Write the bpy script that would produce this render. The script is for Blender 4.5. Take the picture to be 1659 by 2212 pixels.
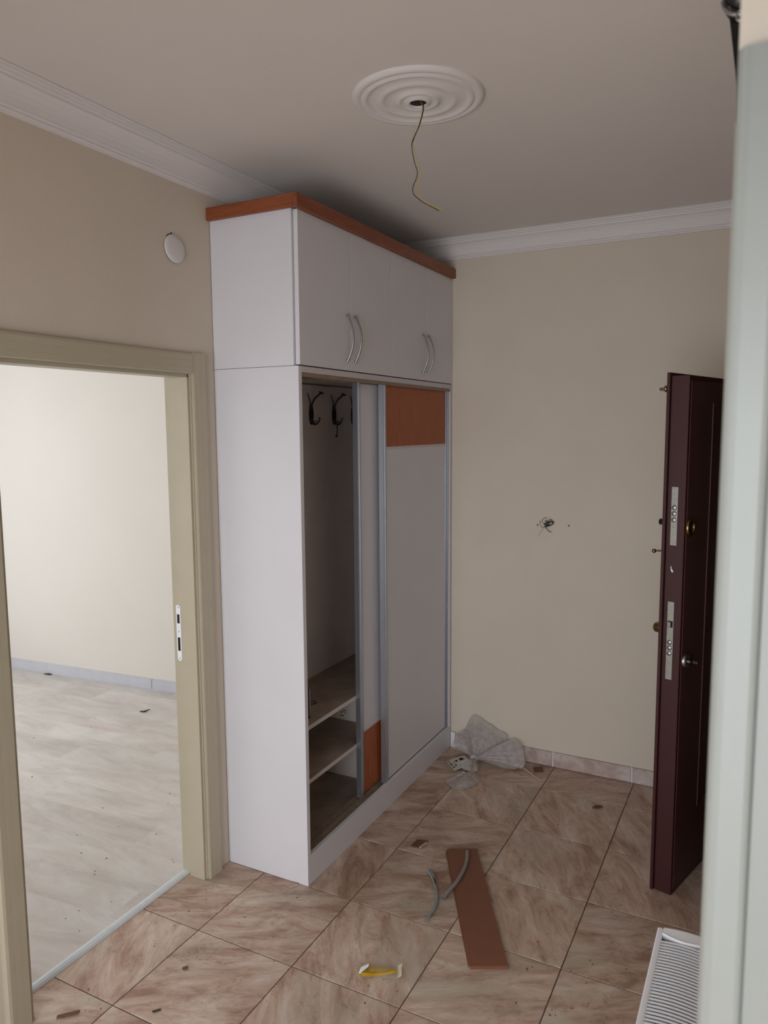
import bpy, bmesh, math, random
from mathutils import Vector, Matrix
random.seed(7)
SC = bpy.context.scene
COL = SC.collection
for o in list(bpy.data.objects):
    bpy.data.objects.remove(o)

# ------------------------------------------------------------------ camera
CAM = (1.9461, -2.3215, 1.8)
YAW, PITCH, ROLL, FPX = 0.478487, 0.1115696, -0.0069087, 1616.304
fw = Vector((-math.sin(YAW)*math.cos(PITCH), math.cos(YAW)*math.cos(PITCH), -math.sin(PITCH)))
r0 = Vector((math.cos(YAW), math.sin(YAW), 0)); u0 = r0.cross(fw)
rr = r0*math.cos(ROLL) + u0*math.sin(ROLL); uu = -r0*math.sin(ROLL) + u0*math.cos(ROLL)
cd = bpy.data.cameras.new('camera'); cam = bpy.data.objects.new('camera', cd); COL.objects.link(cam)
M = Matrix((rr, uu, -fw)).transposed().to_4x4(); M.translation = Vector(CAM); cam.matrix_world = M
cd.sensor_fit = 'HORIZONTAL'; cd.sensor_width = 36; cd.lens = FPX/1659*36
cd.clip_start = 0.02; cd.dof.use_dof = True; cd.dof.focus_distance = 3.0; cd.dof.aperture_fstop = 8.0
SC.camera = cam

# ------------------------------------------------------------------ world, light, exposure
w = bpy.data.worlds.new('sky'); SC.world = w; w.use_nodes = True
w.node_tree.nodes['Background'].inputs[0].default_value = (0.75, 0.85, 1, 1)
w.node_tree.nodes['Background'].inputs[1].default_value = 1.0
SC.view_settings.view_transform = 'Standard'; SC.view_settings.look = 'None'
SC.view_settings.exposure = 0.12; SC.view_settings.gamma = 1.0; SC.view_settings.use_curve_mapping = False

def area(name, loc, direction, sx, sy, power, col):
    l = bpy.data.lights.new(name, 'AREA'); l.shape = 'RECTANGLE'; l.size = sx; l.size_y = sy
    l.energy = power; l.color = col
    o = bpy.data.objects.new(name, l); COL.objects.link(o); o.location = loc
    o.rotation_euler = Vector(direction).to_track_quat('-Z', 'Z').to_euler()
    return o
# daylight entering at the window of the left room, at the window behind the photographer
area('window_daylight_left_room', (-3.96, -0.75, 1.45), (1, 0, 0), 1.9, 1.5, 62, (0.89, 0.95, 1.0))
area('window_daylight_behind', (1.30, -4.45, 1.20), (0, 1, 0), 2.3, 2.1, 88, (0.90, 0.95, 1.0))
area('added_side_light', (3.52, -3.55, 1.40), (-1, 0, 0), 1.3, 1.5, 20, (0.89, 0.95, 1.0))  # invented source, added to brighten the left wall, doors and ceiling

# ------------------------------------------------------------------ helpers
def lin(c):
    return tuple((x/255/12.92 if x/255 <= 0.04045 else ((x/255+0.055)/1.055)**2.4) for x in c) + (1,)

def mat(name, col, rough=0.5, metal=0.0, spec=0.5, noise=0.0, nscale=8, bump=0.0, bscale=200, sheen=0):
    m = bpy.data.materials.new(name); m.use_nodes = True; nt = m.node_tree; N = nt.nodes; L = nt.links
    b = N['Principled BSDF']; b.inputs['Roughness'].default_value = rough; b.inputs['Metallic'].default_value = metal
    b.inputs['Specular IOR Level'].default_value = spec
    c = lin(col)
    b.inputs['Base Color'].default_value = c
    tc = N.new('ShaderNodeTexCoord')
    if noise > 0:
        n = N.new('ShaderNodeTexNoise'); n.inputs['Scale'].default_value = nscale; n.inputs['Detail'].default_value = 5
        L.new(tc.outputs['Object'], n.inputs['Vector'])
        r = N.new('ShaderNodeValToRGB'); r.color_ramp.elements[0].position = 0.3; r.color_ramp.elements[1].position = 0.7
        r.color_ramp.elements[0].color = tuple(x*(1-noise) for x in c[:3]) + (1,)
        r.color_ramp.elements[1].color = tuple(min(1, x*(1+noise*0.6)) for x in c[:3]) + (1,)
        L.new(n.outputs['Fac'], r.inputs['Fac']); L.new(r.outputs['Color'], b.inputs['Base Color'])
    if bump > 0:
        n2 = N.new('ShaderNodeTexNoise'); n2.inputs['Scale'].default_value = bscale; n2.inputs['Detail'].default_value = 3
        L.new(tc.outputs['Object'], n2.inputs['Vector'])
        bp = N.new('ShaderNodeBump'); bp.inputs['Strength'].default_value = bump; bp.inputs['Distance'].default_value = 0.002
        L.new(n2.outputs['Fac'], bp.inputs['Height']); L.new(bp.outputs['Normal'], b.inputs['Normal'])
    return m

def wood(name, c1, c2, axis, rough=0.45, scale=30):
    m = bpy.data.materials.new(name); m.use_nodes = True; nt = m.node_tree; N = nt.nodes; L = nt.links
    b = N['Principled BSDF']; b.inputs['Roughness'].default_value = rough
    tc = N.new('ShaderNodeTexCoord'); mp = N.new('ShaderNodeMapping')
    s = [1.0, 1.0, 1.0]
    for k in range(3):
        s[k] = 0.06 if k == axis else 1.0
    mp.inputs['Scale'].default_value = s
    L.new(tc.outputs['Object'], mp.inputs['Vector'])
    n = N.new('ShaderNodeTexNoise'); n.inputs['Scale'].default_value = scale*4; n.inputs['Detail'].default_value = 6
    n.inputs['Distortion'].default_value = 0.4
    L.new(mp.outputs['Vector'], n.inputs['Vector'])
    r = N.new('ShaderNodeValToRGB'); e = r.color_ramp.elements
    e[0].position = 0.32; e[0].color = lin(c1); e[1].position = 0.68; e[1].color = lin(c2)
    L.new(n.outputs['Fac'], r.inputs['Fac']); L.new(r.outputs['Color'], b.inputs['Base Color'])
    return m

class MB:
    def __init__(s): s.v = []; s.f = []; s.sm = []
    def add(s, vs, fs, smooth=False):
        k = len(s.v); s.v += [tuple(v) for v in vs]; s.f += [tuple(i+k for i in f) for f in fs]; s.sm += [smooth]*len(fs)
        return s
    def box(s, x0, x1, y0, y1, z0, z1, b=0.0):
        if b <= 0:
            vs = [(x, y, z) for z in (z0, z1) for x, y in ((x0, y0), (x1, y0), (x1, y1), (x0, y1))]
            return s.add(vs, [(3, 2, 1, 0), (4, 5, 6, 7), (0, 1, 5, 4), (1, 2, 6, 5), (2, 3, 7, 6), (3, 0, 4, 7)])
        bm = bmesh.new(); bmesh.ops.create_cube(bm, size=1)
        for v in bm.verts:
            v.co = Vector(((x0+x1)/2 + v.co.x*(x1-x0), (y0+y1)/2 + v.co.y*(y1-y0), (z0+z1)/2 + v.co.z*(z1-z0)))
        bmesh.ops.bevel(bm, geom=bm.edges[:], offset=b, segments=2 if b > 0.003 else 1, affect='EDGES', profile=0.5)
        bm.verts.index_update()
        s.add([v.co[:] for v in bm.verts], [[v.index for v in f.verts] for f in bm.faces]); bm.free()
        return s
    def prism(s, poly, z0, z1, bev=0.0):
        n = len(poly); a = sum(poly[i][0]*poly[(i+1) % n][1]-poly[(i+1) % n][0]*poly[i][1] for i in range(n))
        if a < 0: poly = poly[::-1]
        cx = sum(p[0] for p in poly)/n; cy = sum(p[1] for p in poly)/n
        rings = [[(x, y, z0) for x, y in poly]]
        if bev > 0:
            rings.append([(x, y, z1-bev) for x, y in poly])
            ins = []
            for x, y in poly:
                d = math.hypot(x-cx, y-cy); k = max(0, 1-bev*1.4/d); ins.append((cx+(x-cx)*k, cy+(y-cy)*k, z1))
            rings.append(ins)
        else: rings.append([(x, y, z1) for x, y in poly])
        vs = [p for r in rings for p in r]; fs = [tuple(range(n-1, -1, -1)), tuple((len(rings)-1)*n+i for i in range(n))]
        for k in range(len(rings)-1):
            for i in range(n):
                j = (i+1) % n; fs.append((k*n+i, k*n+j, (k+1)*n+j, (k+1)*n+i))
        return s.add(vs, fs)
    def loft(s, profile, a, b, frame):
        # profile: list of (p,q) ; frame(t,p,q)->xyz for t in a,b
        n = len(profile); vs = [frame(a, p, q) for p, q in profile] + [frame(b, p, q) for p, q in profile]
        fs = [(i, (i+1) % n, n+(i+1) % n, n+i) for i in range(n)] + [tuple(range(n-1, -1, -1)), tuple(range(n, 2*n))]
        return s.add(vs, fs)
    def tube(s, pts, rad, n=10, caps=True, flat=1.0, smooth_pts=0):
        pts = [Vector(p) for p in pts]
        if smooth_pts:
            out = []
            for i in range(len(pts)-1):
                p0 = pts[max(i-1, 0)]; p1 = pts[i]; p2 = pts[i+1]; p3 = pts[min(i+2, len(pts)-1)]
                for k in range(smooth_pts):
                    t = k/smooth_pts
                    out.append(0.5*((2*p1)+(-p0+p2)*t+(2*p0-5*p1+4*p2-p3)*t*t+(-p0+3*p1-3*p2+p3)*t**3))
            out.append(pts[-1]); pts = out
        m = len(pts); rads = rad if isinstance(rad, (list, tuple)) else [rad]*m
        if len(rads) != m:
            rads = [rads[min(int(i*(len(rads)-1)/(m-1)), len(rads)-2)]*(1-((i*(len(rads)-1)/(m-1)) % 1 if i < m-1 else 1)) +
                    rads[min(int(i*(len(rads)-1)/(m-1))+1, len(rads)-1)]*((i*(len(rads)-1)/(m-1)) % 1 if i < m-1 else 1) for i in range(m)]
        vs = []; up = None
        for i in range(m):
            t = (pts[min(i+1, m-1)]-pts[max(i-1, 0)]).normalized()
            if up is None:
                a = Vector((0, 0, 1)) if abs(t.z) < 0.9 else Vector((1, 0, 0)); up = (a - t*a.dot(t)).normalized()
            else: up = (up - t*up.dot(t)).normalized()
            sd = t.cross(up)
            for k in range(n):
                an = 2*math.pi*k/n
                vs.append(pts[i] + up*math.sin(an)*rads[i]*flat + sd*math.cos(an)*rads[i])
        fs = [(i*n+k, i*n+(k+1) % n, (i+1)*n+(k+1) % n, (i+1)*n+k) for i in range(m-1) for k in range(n)]
        s.add(vs, fs, True)
        if caps:
            s.add([vs[k] for k in range(n)], [tuple(range(n-1, -1, -1))]); s.add([vs[(m-1)*n+k] for k in range(n)], [tuple(range(n))])
        return s
    def lathe(s, prof, origin, axis='z', n=32, smooth=True):
        # prof (radius, height) ; axis direction vector or name
        ax = {'x': Vector((1, 0, 0)), 'y': Vector((0, 1, 0)), 'z': Vector((0, 0, 1))}.get(axis, None) if isinstance(axis, str) else Vector(axis).normalized()
        a = Vector((0, 0, 1)) if abs(ax.z) < 0.9 else Vector((1, 0, 0)); e1 = (a-ax*a.dot(ax)).normalized(); e2 = ax.cross(e1)
        o = Vector(origin); vs = []
        for r, h in prof:
            for k in range(n):
                t = 2*math.pi*k/n; vs.append(o + ax*h + (e1*math.cos(t)+e2*math.sin(t))*r)
        m = len(prof)
        s.add(vs, [(i*n+k, i*n+(k+1) % n, (i+1)*n+(k+1) % n, (i+1)*n+k) for i in range(m-1) for k in range(n)], smooth)
        if prof[0][0] > 1e-5: s.add(vs[:n], [tuple(range(n-1, -1, -1))])
        if prof[-1][0] > 1e-5: s.add(vs[-n:], [tuple(range(n))])
        return s
    def build(s, name, m, parent=None):
        """vertices are world coordinates (root frames are unrotated translations, or local when root is rotated)"""
        off = Vector((0, 0, 0))
        if parent is not None:
            off = Vector(parent.get('_o', (0, 0, 0)))
        me = bpy.data.meshes.new(name); me.from_pydata([tuple(Vector(v)-off) for v in s.v], [], s.f); me.validate()
        bm = bmesh.new(); bm.from_mesh(me); bmesh.ops.recalc_face_normals(bm, faces=bm.faces[:]); bm.to_mesh(me); bm.free()
        for i, p in enumerate(me.polygons):
            if i < len(s.sm): p.use_smooth = s.sm[i]
        me.materials.append(m)
        o = bpy.data.objects.new(name, me); COL.objects.link(o)
        if parent is not None:
            o.parent = parent; o['_o'] = tuple(off)
        return o

def thing(name, label, cat, loc=(0, 0, 0), group=None, rot=0.0):
    o = bpy.data.objects.new(name, None); COL.objects.link(o); o.location = loc; o.empty_display_size = 0.1
    o['_o'] = (0, 0, 0) if rot else tuple(loc)
    o.rotation_euler = (0, 0, rot)
    o['label'] = label; o['category'] = cat
    if group: o['group'] = group
    return o
def tag(o, label, cat, group=None):
    o['label'] = label; o['category'] = cat
    if group: o['group'] = group
    return o
def centre(o, base=None):
    """put the origin of a single-mesh thing at its base"""
    vs = [v.co for v in o.data.vertices]; lo = Vector([min(v[k] for v in vs) for k in range(3)]); hi = Vector([max(v[k] for v in vs) for k in range(3)])
    c = Vector(((lo.x+hi.x)/2, (lo.y+hi.y)/2, lo.z))
    o.data.transform(Matrix.Translation(-c)); o.location = c
    return o
def struct(o, label=None):
    o['kind'] = 'structure'
    if label: o['label'] = label
    return o
def clip(poly, x0, x1, y0, y1):
    for ax, val, sg in ((0, x0, 1), (0, x1, -1), (1, y0, 1), (1, y1, -1)):
        out = []
        for i in range(len(poly)):
            p, q = poly[i], poly[(i+1) % len(poly)]; a = sg*(p[ax]-val); b = sg*(q[ax]-val)
            if a >= 0: out.append(p)
            if (a >= 0) != (b >= 0):
                t = a/(a-b); out.append((p[0]+(q[0]-p[0])*t, p[1]+(q[1]-p[1])*t))
        poly = out
        if len(poly) < 3: return []
    return poly

# ------------------------------------------------------------------ materials
M_wall = mat('beige_wall_paint', (213, 201, 186), 0.85, noise=0.03, nscale=3, bump=0.25, bscale=150, spec=0.2)
M_wall2 = mat('pale_wall_paint', (232, 226, 218), 0.85, noise=0.02, nscale=2, bump=0.2, bscale=150, spec=0.2)
M_ceil = mat('white_ceiling_paint', (222, 216, 212), 0.9, noise=0.02, nscale=2, bump=0.15, bscale=120, spec=0.15)
M_plaster = mat('white_moulding_plaster', (224, 219, 218), 0.75, bump=0.1, bscale=90, spec=0.2)
M_casing = mat('cream_green_door_paint', (184, 174, 152), 0.45, noise=0.03, nscale=12, bump=0.05, bscale=60)
M_casing2 = mat('pale_green_door_paint', (152, 155, 150), 0.4, noise=0.04, nscale=4, bump=0.05, bscale=60)
M_white = mat('white_melamine', (221, 219, 224), 0.38, noise=0.015, nscale=5)
M_inner = mat('dusty_white_melamine', (236, 226, 220), 0.6, noise=0.05, nscale=7)
M_shelf = mat('dusty_shelf_board', (168, 150, 136), 0.7, noise=0.25, nscale=9)
M_edge = mat('grey_edge_band', (206, 198, 200), 0.4)
M_orange_y = wood('orange_brown_wood_y', (122, 62, 33), (152, 82, 47), 1)
M_orange_x = wood('orange_brown_wood_x', (122, 62, 33), (152, 82, 47), 0)
M_orange_z = wood('orange_brown_wood_z', (150, 76, 36), (178, 98, 50), 2, rough=0.5)
M_alu = mat('brushed_aluminium', (178, 182, 192), 0.32, metal=0.85)
M_track = mat('dusty_track', (150, 132, 118), 0.6, metal=0.2, noise=0.2, nscale=25)
M_darkgap = mat('dark_gap_shade', (24, 20, 20), 0.8)  # near-black painted for the shade in grooves, slots and splits
M_chrome = mat('satin_chrome', (170, 168, 170), 0.38, metal=1.0)
M_nickel = mat('dark_nickel', (84, 78, 76), 0.28, metal=1.0)
M_brass = mat('aged_brass', (150, 122, 72), 0.3, metal=1.0)
M_steelplate = mat('brushed_steel_plate', (168, 170, 164), 0.4, metal=0.7, noise=0.1, nscale=60)
M_door = mat('dark_maroon_steel', (58, 18, 18), 0.5, noise=0.05, nscale=4)
M_doorface = mat('dark_brown_door_skin', (78, 42, 36), 0.5, noise=0.12, nscale=6)
M_rad = mat('white_radiator_enamel', (240, 242, 248), 0.3)
M_raddark = mat('navy_painted_shade', (18, 24, 48), 0.6)  # navy painted in as the shade below the radiator slats
M_grout = mat('dark_grout', (104, 82, 70), 0.95, noise=0.35, nscale=14)
M_whitegrout = mat('white_grout', (226, 222, 226), 0.9)
M_board = mat('brown_laminate_board', (128, 80, 58), 0.55, noise=0.05, nscale=30)
M_conduit = mat('grey_plastic_tube', (142, 136, 132), 0.5)
M_conduit2 = mat('grey_green_cable_sheath', (142, 148, 146), 0.5)
M_chip = mat('brown_chip', (112, 76, 60), 0.8, noise=0.2, nscale=80)
M_chipdark = mat('dark_crumb', (70, 58, 50), 0.9)
M_palestick = mat('pale_wood_stick', (190, 166, 146), 0.7)
M_black = mat('glossy_black_plastic', (16, 15, 17), 0.25)
M_paper = mat('printed_paper', (206, 198, 184), 0.7)
M_ink = mat('black_ink', (44, 40, 42), 0.8)
M_disc = mat('white_plastic_cover', (220, 216, 216), 0.4)
M_wireY = mat('yellow_green_wire', (190, 170, 60), 0.45)
M_wireB = mat('brown_black_wire', (52, 40, 34), 0.4)
M_hole = mat('dark_hole', (38, 24, 20), 0.95)
M_sill = mat('threshold_metal', (216, 222, 226), 0.5, metal=0.0, noise=0.06, nscale=30)

def m_glassy(name, col, fac, rough):
    m = bpy.data.materials.new(name); m.use_nodes = True; nt = m.node_tree; N = nt.nodes; L = nt.links
    b = N['Principled BSDF']; b.inputs['Base Color'].default_value = lin(col); b.inputs['Roughness'].default_value = rough
    t = N.new('ShaderNodeBsdfTransparent'); x = N.new('ShaderNodeMixShader')
    tc = N.new('ShaderNodeTexCoord'); n = N.new('ShaderNodeTexNoise'); n.inputs['Scale'].default_value = 40
    L.new(tc.outputs['Object'], n.inputs['Vector'])
    mr = N.new('ShaderNodeMapRange'); mr.inputs[1].default_value = 0.3; mr.inputs[2].default_value = 0.7
    mr.inputs[3].default_value = fac*0.75; mr.inputs[4].default_value = min(1, fac*1.25)
    L.new(n.outputs['Fac'], mr.inputs[0]); L.new(mr.outputs[0], x.inputs['Fac'])
    L.new(t.outputs[0], x.inputs[1]); L.new(b.outputs[0], x.inputs[2]); L.new(x.outputs[0], N['Material Output'].inputs['Surface'])
    return m
M_plastic = m_glassy('clear_milky_plastic', (206, 198, 196), 0.5, 0.25)
M_film = m_glassy('clear_wrapper_film', (226, 222, 220), 0.14, 0.15)
M_yellow = m_glassy('yellow_translucent_plastic', (186, 146, 20), 0.92, 0.3)
M_pane = m_glassy('window_pane_glass', (220, 230, 235), 0.08, 0.05)

def m_tile(name, base, dark, light, vein, plank=False, cloud=(150, 136, 120)):
    m = bpy.data.materials.new(name); m.use_nodes = True; nt = m.node_tree; N = nt.nodes; L = nt.links
    b = N['Principled BSDF']; b.inputs['Roughness'].default_value = 0.42; b.inputs['Specular IOR Level'].default_value = 0.4
    tc = N.new('ShaderNodeTexCoord'); oi = N.new('ShaderNodeObjectInfo')
    gt = N.new('ShaderNodeMath'); gt.operation = 'GREATER_THAN'; gt.inputs[1].default_value = 0.72
    L.new(oi.outputs['Random'], gt.inputs[0])
    an = N.new('ShaderNodeMath'); an.operation = 'MULTIPLY_ADD'; an.inputs[1].default_value = 0.0 if plank else 1.5708; an.inputs[2].default_value = 0.0 if plank else -0.50
    L.new(gt.outputs[0], an.inputs[0])
    ro = N.new('ShaderNodeVectorRotate'); ro.rotation_type = 'Z_AXIS'; L.new(tc.outputs['Object'], ro.inputs['Vector']); L.new(an.outputs[0], ro.inputs['Angle'])
    mu = N.new('ShaderNodeMath'); mu.operation = 'MULTIPLY'; mu.inputs[1].default_value = 37.0; L.new(oi.outputs['Random'], mu.inputs[0])
    ad = N.new('ShaderNodeVectorMath'); ad.operation = 'ADD'; L.new(ro.outputs[0], ad.inputs[0]); L.new(mu.outputs[0], ad.inputs[1])
    mp = N.new('ShaderNodeMapping'); mp.inputs['Scale'].default_value = (0.34, 1, 1) if not plank else (0.30, 1, 1); L.new(ad.outputs[0], mp.inputs['Vector'])
    def noise(sc, det, dist, rough=0.55, vec=None):
        n = N.new('ShaderNodeTexNoise'); n.inputs['Scale'].default_value = sc; n.inputs['Detail'].default_value = det
        n.inputs['Distortion'].default_value = dist; n.inputs['Roughness'].default_value = rough
        L.new(vec or mp.outputs['Vector'], n.inputs['Vector']); return n
    def mrange(sock, a, b_, c, d):
        q = N.new('ShaderNodeMapRange'); q.inputs[1].default_value = a; q.inputs[2].default_value = b_; q.inputs[3].default_value = c; q.inputs[4].default_value = d
        L.new(sock, q.inputs[0]); return q.outputs[0]
    def mix(f, a, c2):
        q = N.new('ShaderNodeMix'); q.data_type = 'RGBA'; L.new(f, q.inputs[0])
        if isinstance(a, tuple): q.inputs[6].default_value = a
        else: L.new(a, q.inputs[6])
        q.inputs[7].default_value = c2; return q.outputs[2]
    n1 = noise(12 if not plank else 7, 10, 0.55, 0.72); r1 = N.new('ShaderNodeValToRGB'); e = r1.color_ramp.elements
    e[0].position = 0.37; e[0].color = lin(dark); e[1].position = 0.63; e[1].color = lin(light)
    k = e.new(0.5); k.color = lin(base)
    L.new(n1.outputs['Fac'], r1.inputs['Fac'])
    # grey ochre clouds
    n5 = noise(5, 4, 0.6, 0.6); col = mix(mrange(n5.outputs['Fac'], 0.52, 0.66, 0.0, 0.55 if not plank else 0.35), r1.outputs['Color'], lin(cloud))
    # dark and pale hair veins along the ridges of two more noises
    for sc, off, wd, st, cc in ((8, 0.0, 0.010, 0.55 if not plank else 0.2, vein), (6.5, 5.3, 0.009, 0.5 if not plank else 0.3, light)):
        n2 = noise(sc, 7, 2.2+off*0.1, 0.62); a = N.new('ShaderNodeMath'); a.operation = 'SUBTRACT'; a.inputs[1].default_value = 0.5 if off == 0 else 0.53; L.new(n2.outputs['Fac'], a.inputs[0])
        ab = N.new('ShaderNodeMath'); ab.operation = 'ABSOLUTE'; L.new(a.outputs[0], ab.inputs[0])
        n3 = noise(3.1+off, 3, 0.2); mm = N.new('ShaderNodeMath'); mm.operation = 'MULTIPLY'
        L.new(mrange(ab.outputs[0], 0.0, wd, st, 0.0), mm.inputs[0]); L.new(mrange(n3.outputs['Fac'], 0.46, 0.58, 0, 1), mm.inputs[1])
        col = mix(mm.outputs[0], col, lin(cc))
    # blotches of dirt, not stretched
    n4 = noise(22, 9, 0.8, 0.75, ad.outputs[0]); col = mix(mrange(n4.outputs['Fac'], 0.58, 0.74, 0, 0.6 if not plank else 0.32), col, lin(vein if not plank else dark))
    hs = N.new('ShaderNodeHueSaturation'); L.new(mrange(oi.outputs['Random'], 0, 1, 0.94, 1.05), hs.inputs['Value']); L.new(col, hs.inputs['Color'])
    L.new(hs.outputs[0], b.inputs['Base Color'])
    bp = N.new('ShaderNodeBump'); bp.inputs['Strength'].default_value = 0.12; bp.inputs['Distance'].default_value = 0.002
    L.new(n1.outputs['Fac'], bp.inputs['Height']); L.new(bp.outputs['Normal'], b.inputs['Normal'])
    return m
M_tile = m_tile('veined_beige_ceramic', (192, 164, 146), (158, 125, 107), (214, 195, 181), (104, 76, 62), cloud=(176, 166, 150))
M_skirt = m_tile('veined_skirting_ceramic', (190, 170, 162), (168, 144, 136), (206, 192, 188), (140, 116, 108), cloud=(190, 180, 176))
M_plank = m_tile('whitewashed_laminate', (214, 208, 202), (200, 192, 186), (224, 220, 215), (168, 156, 148), plank=True, cloud=(214, 198, 194))
M_lskirt = mat('pale_blue_white_skirting', (206, 206, 214), 0.5, noise=0.05, nscale=10)

D, LB, CE = 0.3936, 1.481, 2.78      # wardrobe depth, back wall, ceiling

# ------------------------------------------------------------------ structure
fl = struct(MB().box(-0.10, 3.7, -4.7, 1.6, -0.10, -0.003).build('floor', M_grout), 'dark jointed bed under the beige veined tiles')
gx, gy, tx, ty = 0.1786, -0.3956, 0.4058, 0.3976
share = {}
for i in range(-2, 10):
    for j in range(-12, 6):
        x0, x1, y0, y1 = gx+i*tx, gx+(i+1)*tx, gy+j*ty, gy+(j+1)*ty
        a0, a1, b0, b1 = max(x0, -0.098), min(x1, 3.6), max(y0, -4.6), min(y1, LB-0.001)
        if a1-a0 < 0.02 or b1-b0 < 0.02: continue
        if a0 > 1.92 and b0 > -1.5: continue
        g = 0.0018; hx, hy = (a1-a0)/2-g, (b1-b0)/2-g
        key = (round(hx, 4), round(hy, 4))
        if key not in share:
            t = MB().prism([(-hx, -hy), (hx, -hy), (hx, hy), (-hx, hy)], -0.009, 0.0, 0.0012).build('tile', M_tile)
            share[key] = t.data
        else:
            t = bpy.data.objects.new('tile', share[key]); COL.objects.link(t)
        t.parent = fl; t.location = ((a0+a1)/2, (b0+b1)/2, random.uniform(-0.0006, 0.0))

# laminate floor of the left room, planks turned a little like the far wall
lf = struct(MB().box(-4.2, -0.125, -3.0, 1.75, -0.10, -0.006).build('floor_left_room', M_grout), 'sub-floor under the whitewashed laminate planks')
an = math.radians(4.5); ca, sa = math.cos(an), math.sin(an)
for r in range(-20, 12):
    sh = (r*0.47) % 1.2
    for c in range(-5, 2):
        u0_, u1_, v0_, v1_ = c*1.2+sh, (c+1)*1.2+sh, r*0.192, (r+1)*0.192
        g = 0.0005
        q = [(u0_, v0_), (u1_, v0_), (u1_, v1_), (u0_, v1_)]
        q = [(x*ca-y*sa, x*sa+y*ca+0.1) for x, y in q]
        q = clip(q, -4.1, -0.128, -2.6, 1.58)
        if len(q) < 3: continue
        cx = sum(p[0] for p in q)/len(q); cy = sum(p[1] for p in q)/len(q)
        if cy > 1.58+cx*0.0787+0.1: continue
        o = MB().prism([(x-cx, y-cy) for x, y in q], -0.008, 0.0, 0.00025).build('plank', M_plank)
        o.parent = lf; o.location = (cx, cy, random.uniform(-0.0001, 0))

struct(MB().box(-0.12, 3.7, -4.7, 1.6, CE, CE+0.1).build('ceiling', M_ceil), 'plain white hall ceiling')
struct(MB().box(-4.3, -0.12, -3.0, 1.8, CE, CE+0.1).build('ceiling_left_room', M_ceil), 'ceiling of the bright left room')
OY0, OY1, OZ = -0.95, -0.14, 2.005     # doorway in the left wall
wl = MB().box(-0.12, 0, -4.7, OY0-0.01, 0, CE).box(-0.12, 0, OY1+0.01, 1.6, 0, CE).box(-0.12, 0, OY0-0.01, OY1+0.01, OZ+0.01, CE)
struct(wl.build('wall_left', M_wall), 'beige wall pierced by the cream-framed doorway')
struct(MB().box(0, 2.12, LB, 1.6, 0, CE).build('wall_back', M_wall), 'beige back wall with bare wires poking out')
# right wall with the entrance opening
ex0, ex1 = 1.909, 2.06
wr = MB().box(ex0, ex1, -1.65, 0.47, 0, CE).box(ex0, ex1, 1.462, LB, 0, CE).box(ex0, ex1, 0.47, 1.462, 2.07, CE)
struct(wr.build('wall_right', M_wall), 'beige wall carrying the radiator')
struct(MB().box(ex1, 3.7, -1.65, -1.53, 2.06, CE).box(2.82, 3.7, -1.65, -1.53, 0, 2.06).build('wall_right_return', M_wall), 'wall turning the corner beside the pale door casing')
# stairwell landing beyond the entrance (unlit)
struct(MB().box(3.3, 3.4, -1.53, 1.7, 0, CE).box(2.12, 3.4, 1.6, 1.7, 0, CE).build('wall_landing', M_wall))
# camera side room
wn = MB().box(-0.12, 0.10, -4.7, -4.58, 0, CE).box(2.50, 3.7, -4.7, -4.58, 0, CE).box(0.10, 2.50, -4.7, -4.58, 0, 0.1).box(0.10, 2.50, -4.7, -4.58, 2.3, CE)
ws = MB().box(3.6, 3.7, -4.58, -4.3, 0, CE).box(3.6, 3.7, -2.9, -1.65, 0, CE).box(3.6, 3.7, -4.3, -2.9, 0, 0.6).box(3.6, 3.7, -4.3, -2.9, 2.2, CE)
struct(wn.build('wall_near', M_wall)); struct(ws.build('wall_side', M_wall))
# left room shell
a5 = math.radians(5.0)
def rot5(x, y): return (x*math.cos(a5)-y*math.sin(a5)-0.12, x*math.sin(a5)+y*math.cos(a5)+1.565)
struct(MB().prism([rot5(-4.3, 0), rot5(-0.002, 0), rot5(-0.002, 0.1), rot5(-4.3, 0.1)], 0, CE).build('wall_left_room_far', M_wall2), 'pale wall of the bright left room')
ws = MB().box(-4.2, -4.08, -2.72, -1.75, 0, CE).box(-4.2, -4.08, 0.25, 1.75, 0, CE).box(-4.2, -4.08, -1.75, 0.25, 0, 0.65).box(-4.2, -4.08, -1.75, 0.25, 2.25, CE)
struct(ws.build('wall_left_room_window_side', M_wall2)); struct(MB().box(-4.2, -0.12, -2.82, -2.7, 0, CE).build('wall_left_room_near', M_wall2))
def window(name, fr, panes):
    root = bpy.data.objects.new(name, None); COL.objects.link(root); root['kind'] = 'structure'; root['_o'] = (0, 0, 0)
    f = MB()
    for b in fr: f.box(*b)
    f.build('window_frame', M_rad, root)
    for p in panes: MB().box(*p).build('pane', M_pane, root)
struct(MB().box(0, 0.15, -2.77, -2.65, 0, 1.97).box(2.30, 3.6, -2.77, -2.65, 0, 1.97).box(0, 3.6, -2.77, -2.65, 1.97, CE).build('wall_added_lintel', M_wall), 'added unseen wall behind the photographer, shading the upper hall')  # added out of view; its low lintel keeps window light off the upper hall
window('window_1', [(-4.17, -4.11, -1.75, 0.25, 0.65, 0.71), (-4.17, -4.11, -1.75, 0.25, 2.19, 2.25), (-4.17, -4.11, -1.75, -1.69, 0.71, 2.19), (-4.17, -4.11, 0.19, 0.25, 0.71, 2.19), (-4.17, -4.11, -0.78, -0.72, 0.71, 2.19)],
       [(-4.145, -4.135, -1.69, -0.78, 0.71, 2.19), (-4.145, -4.135, -0.72, 0.19, 0.71, 2.19)])
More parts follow.
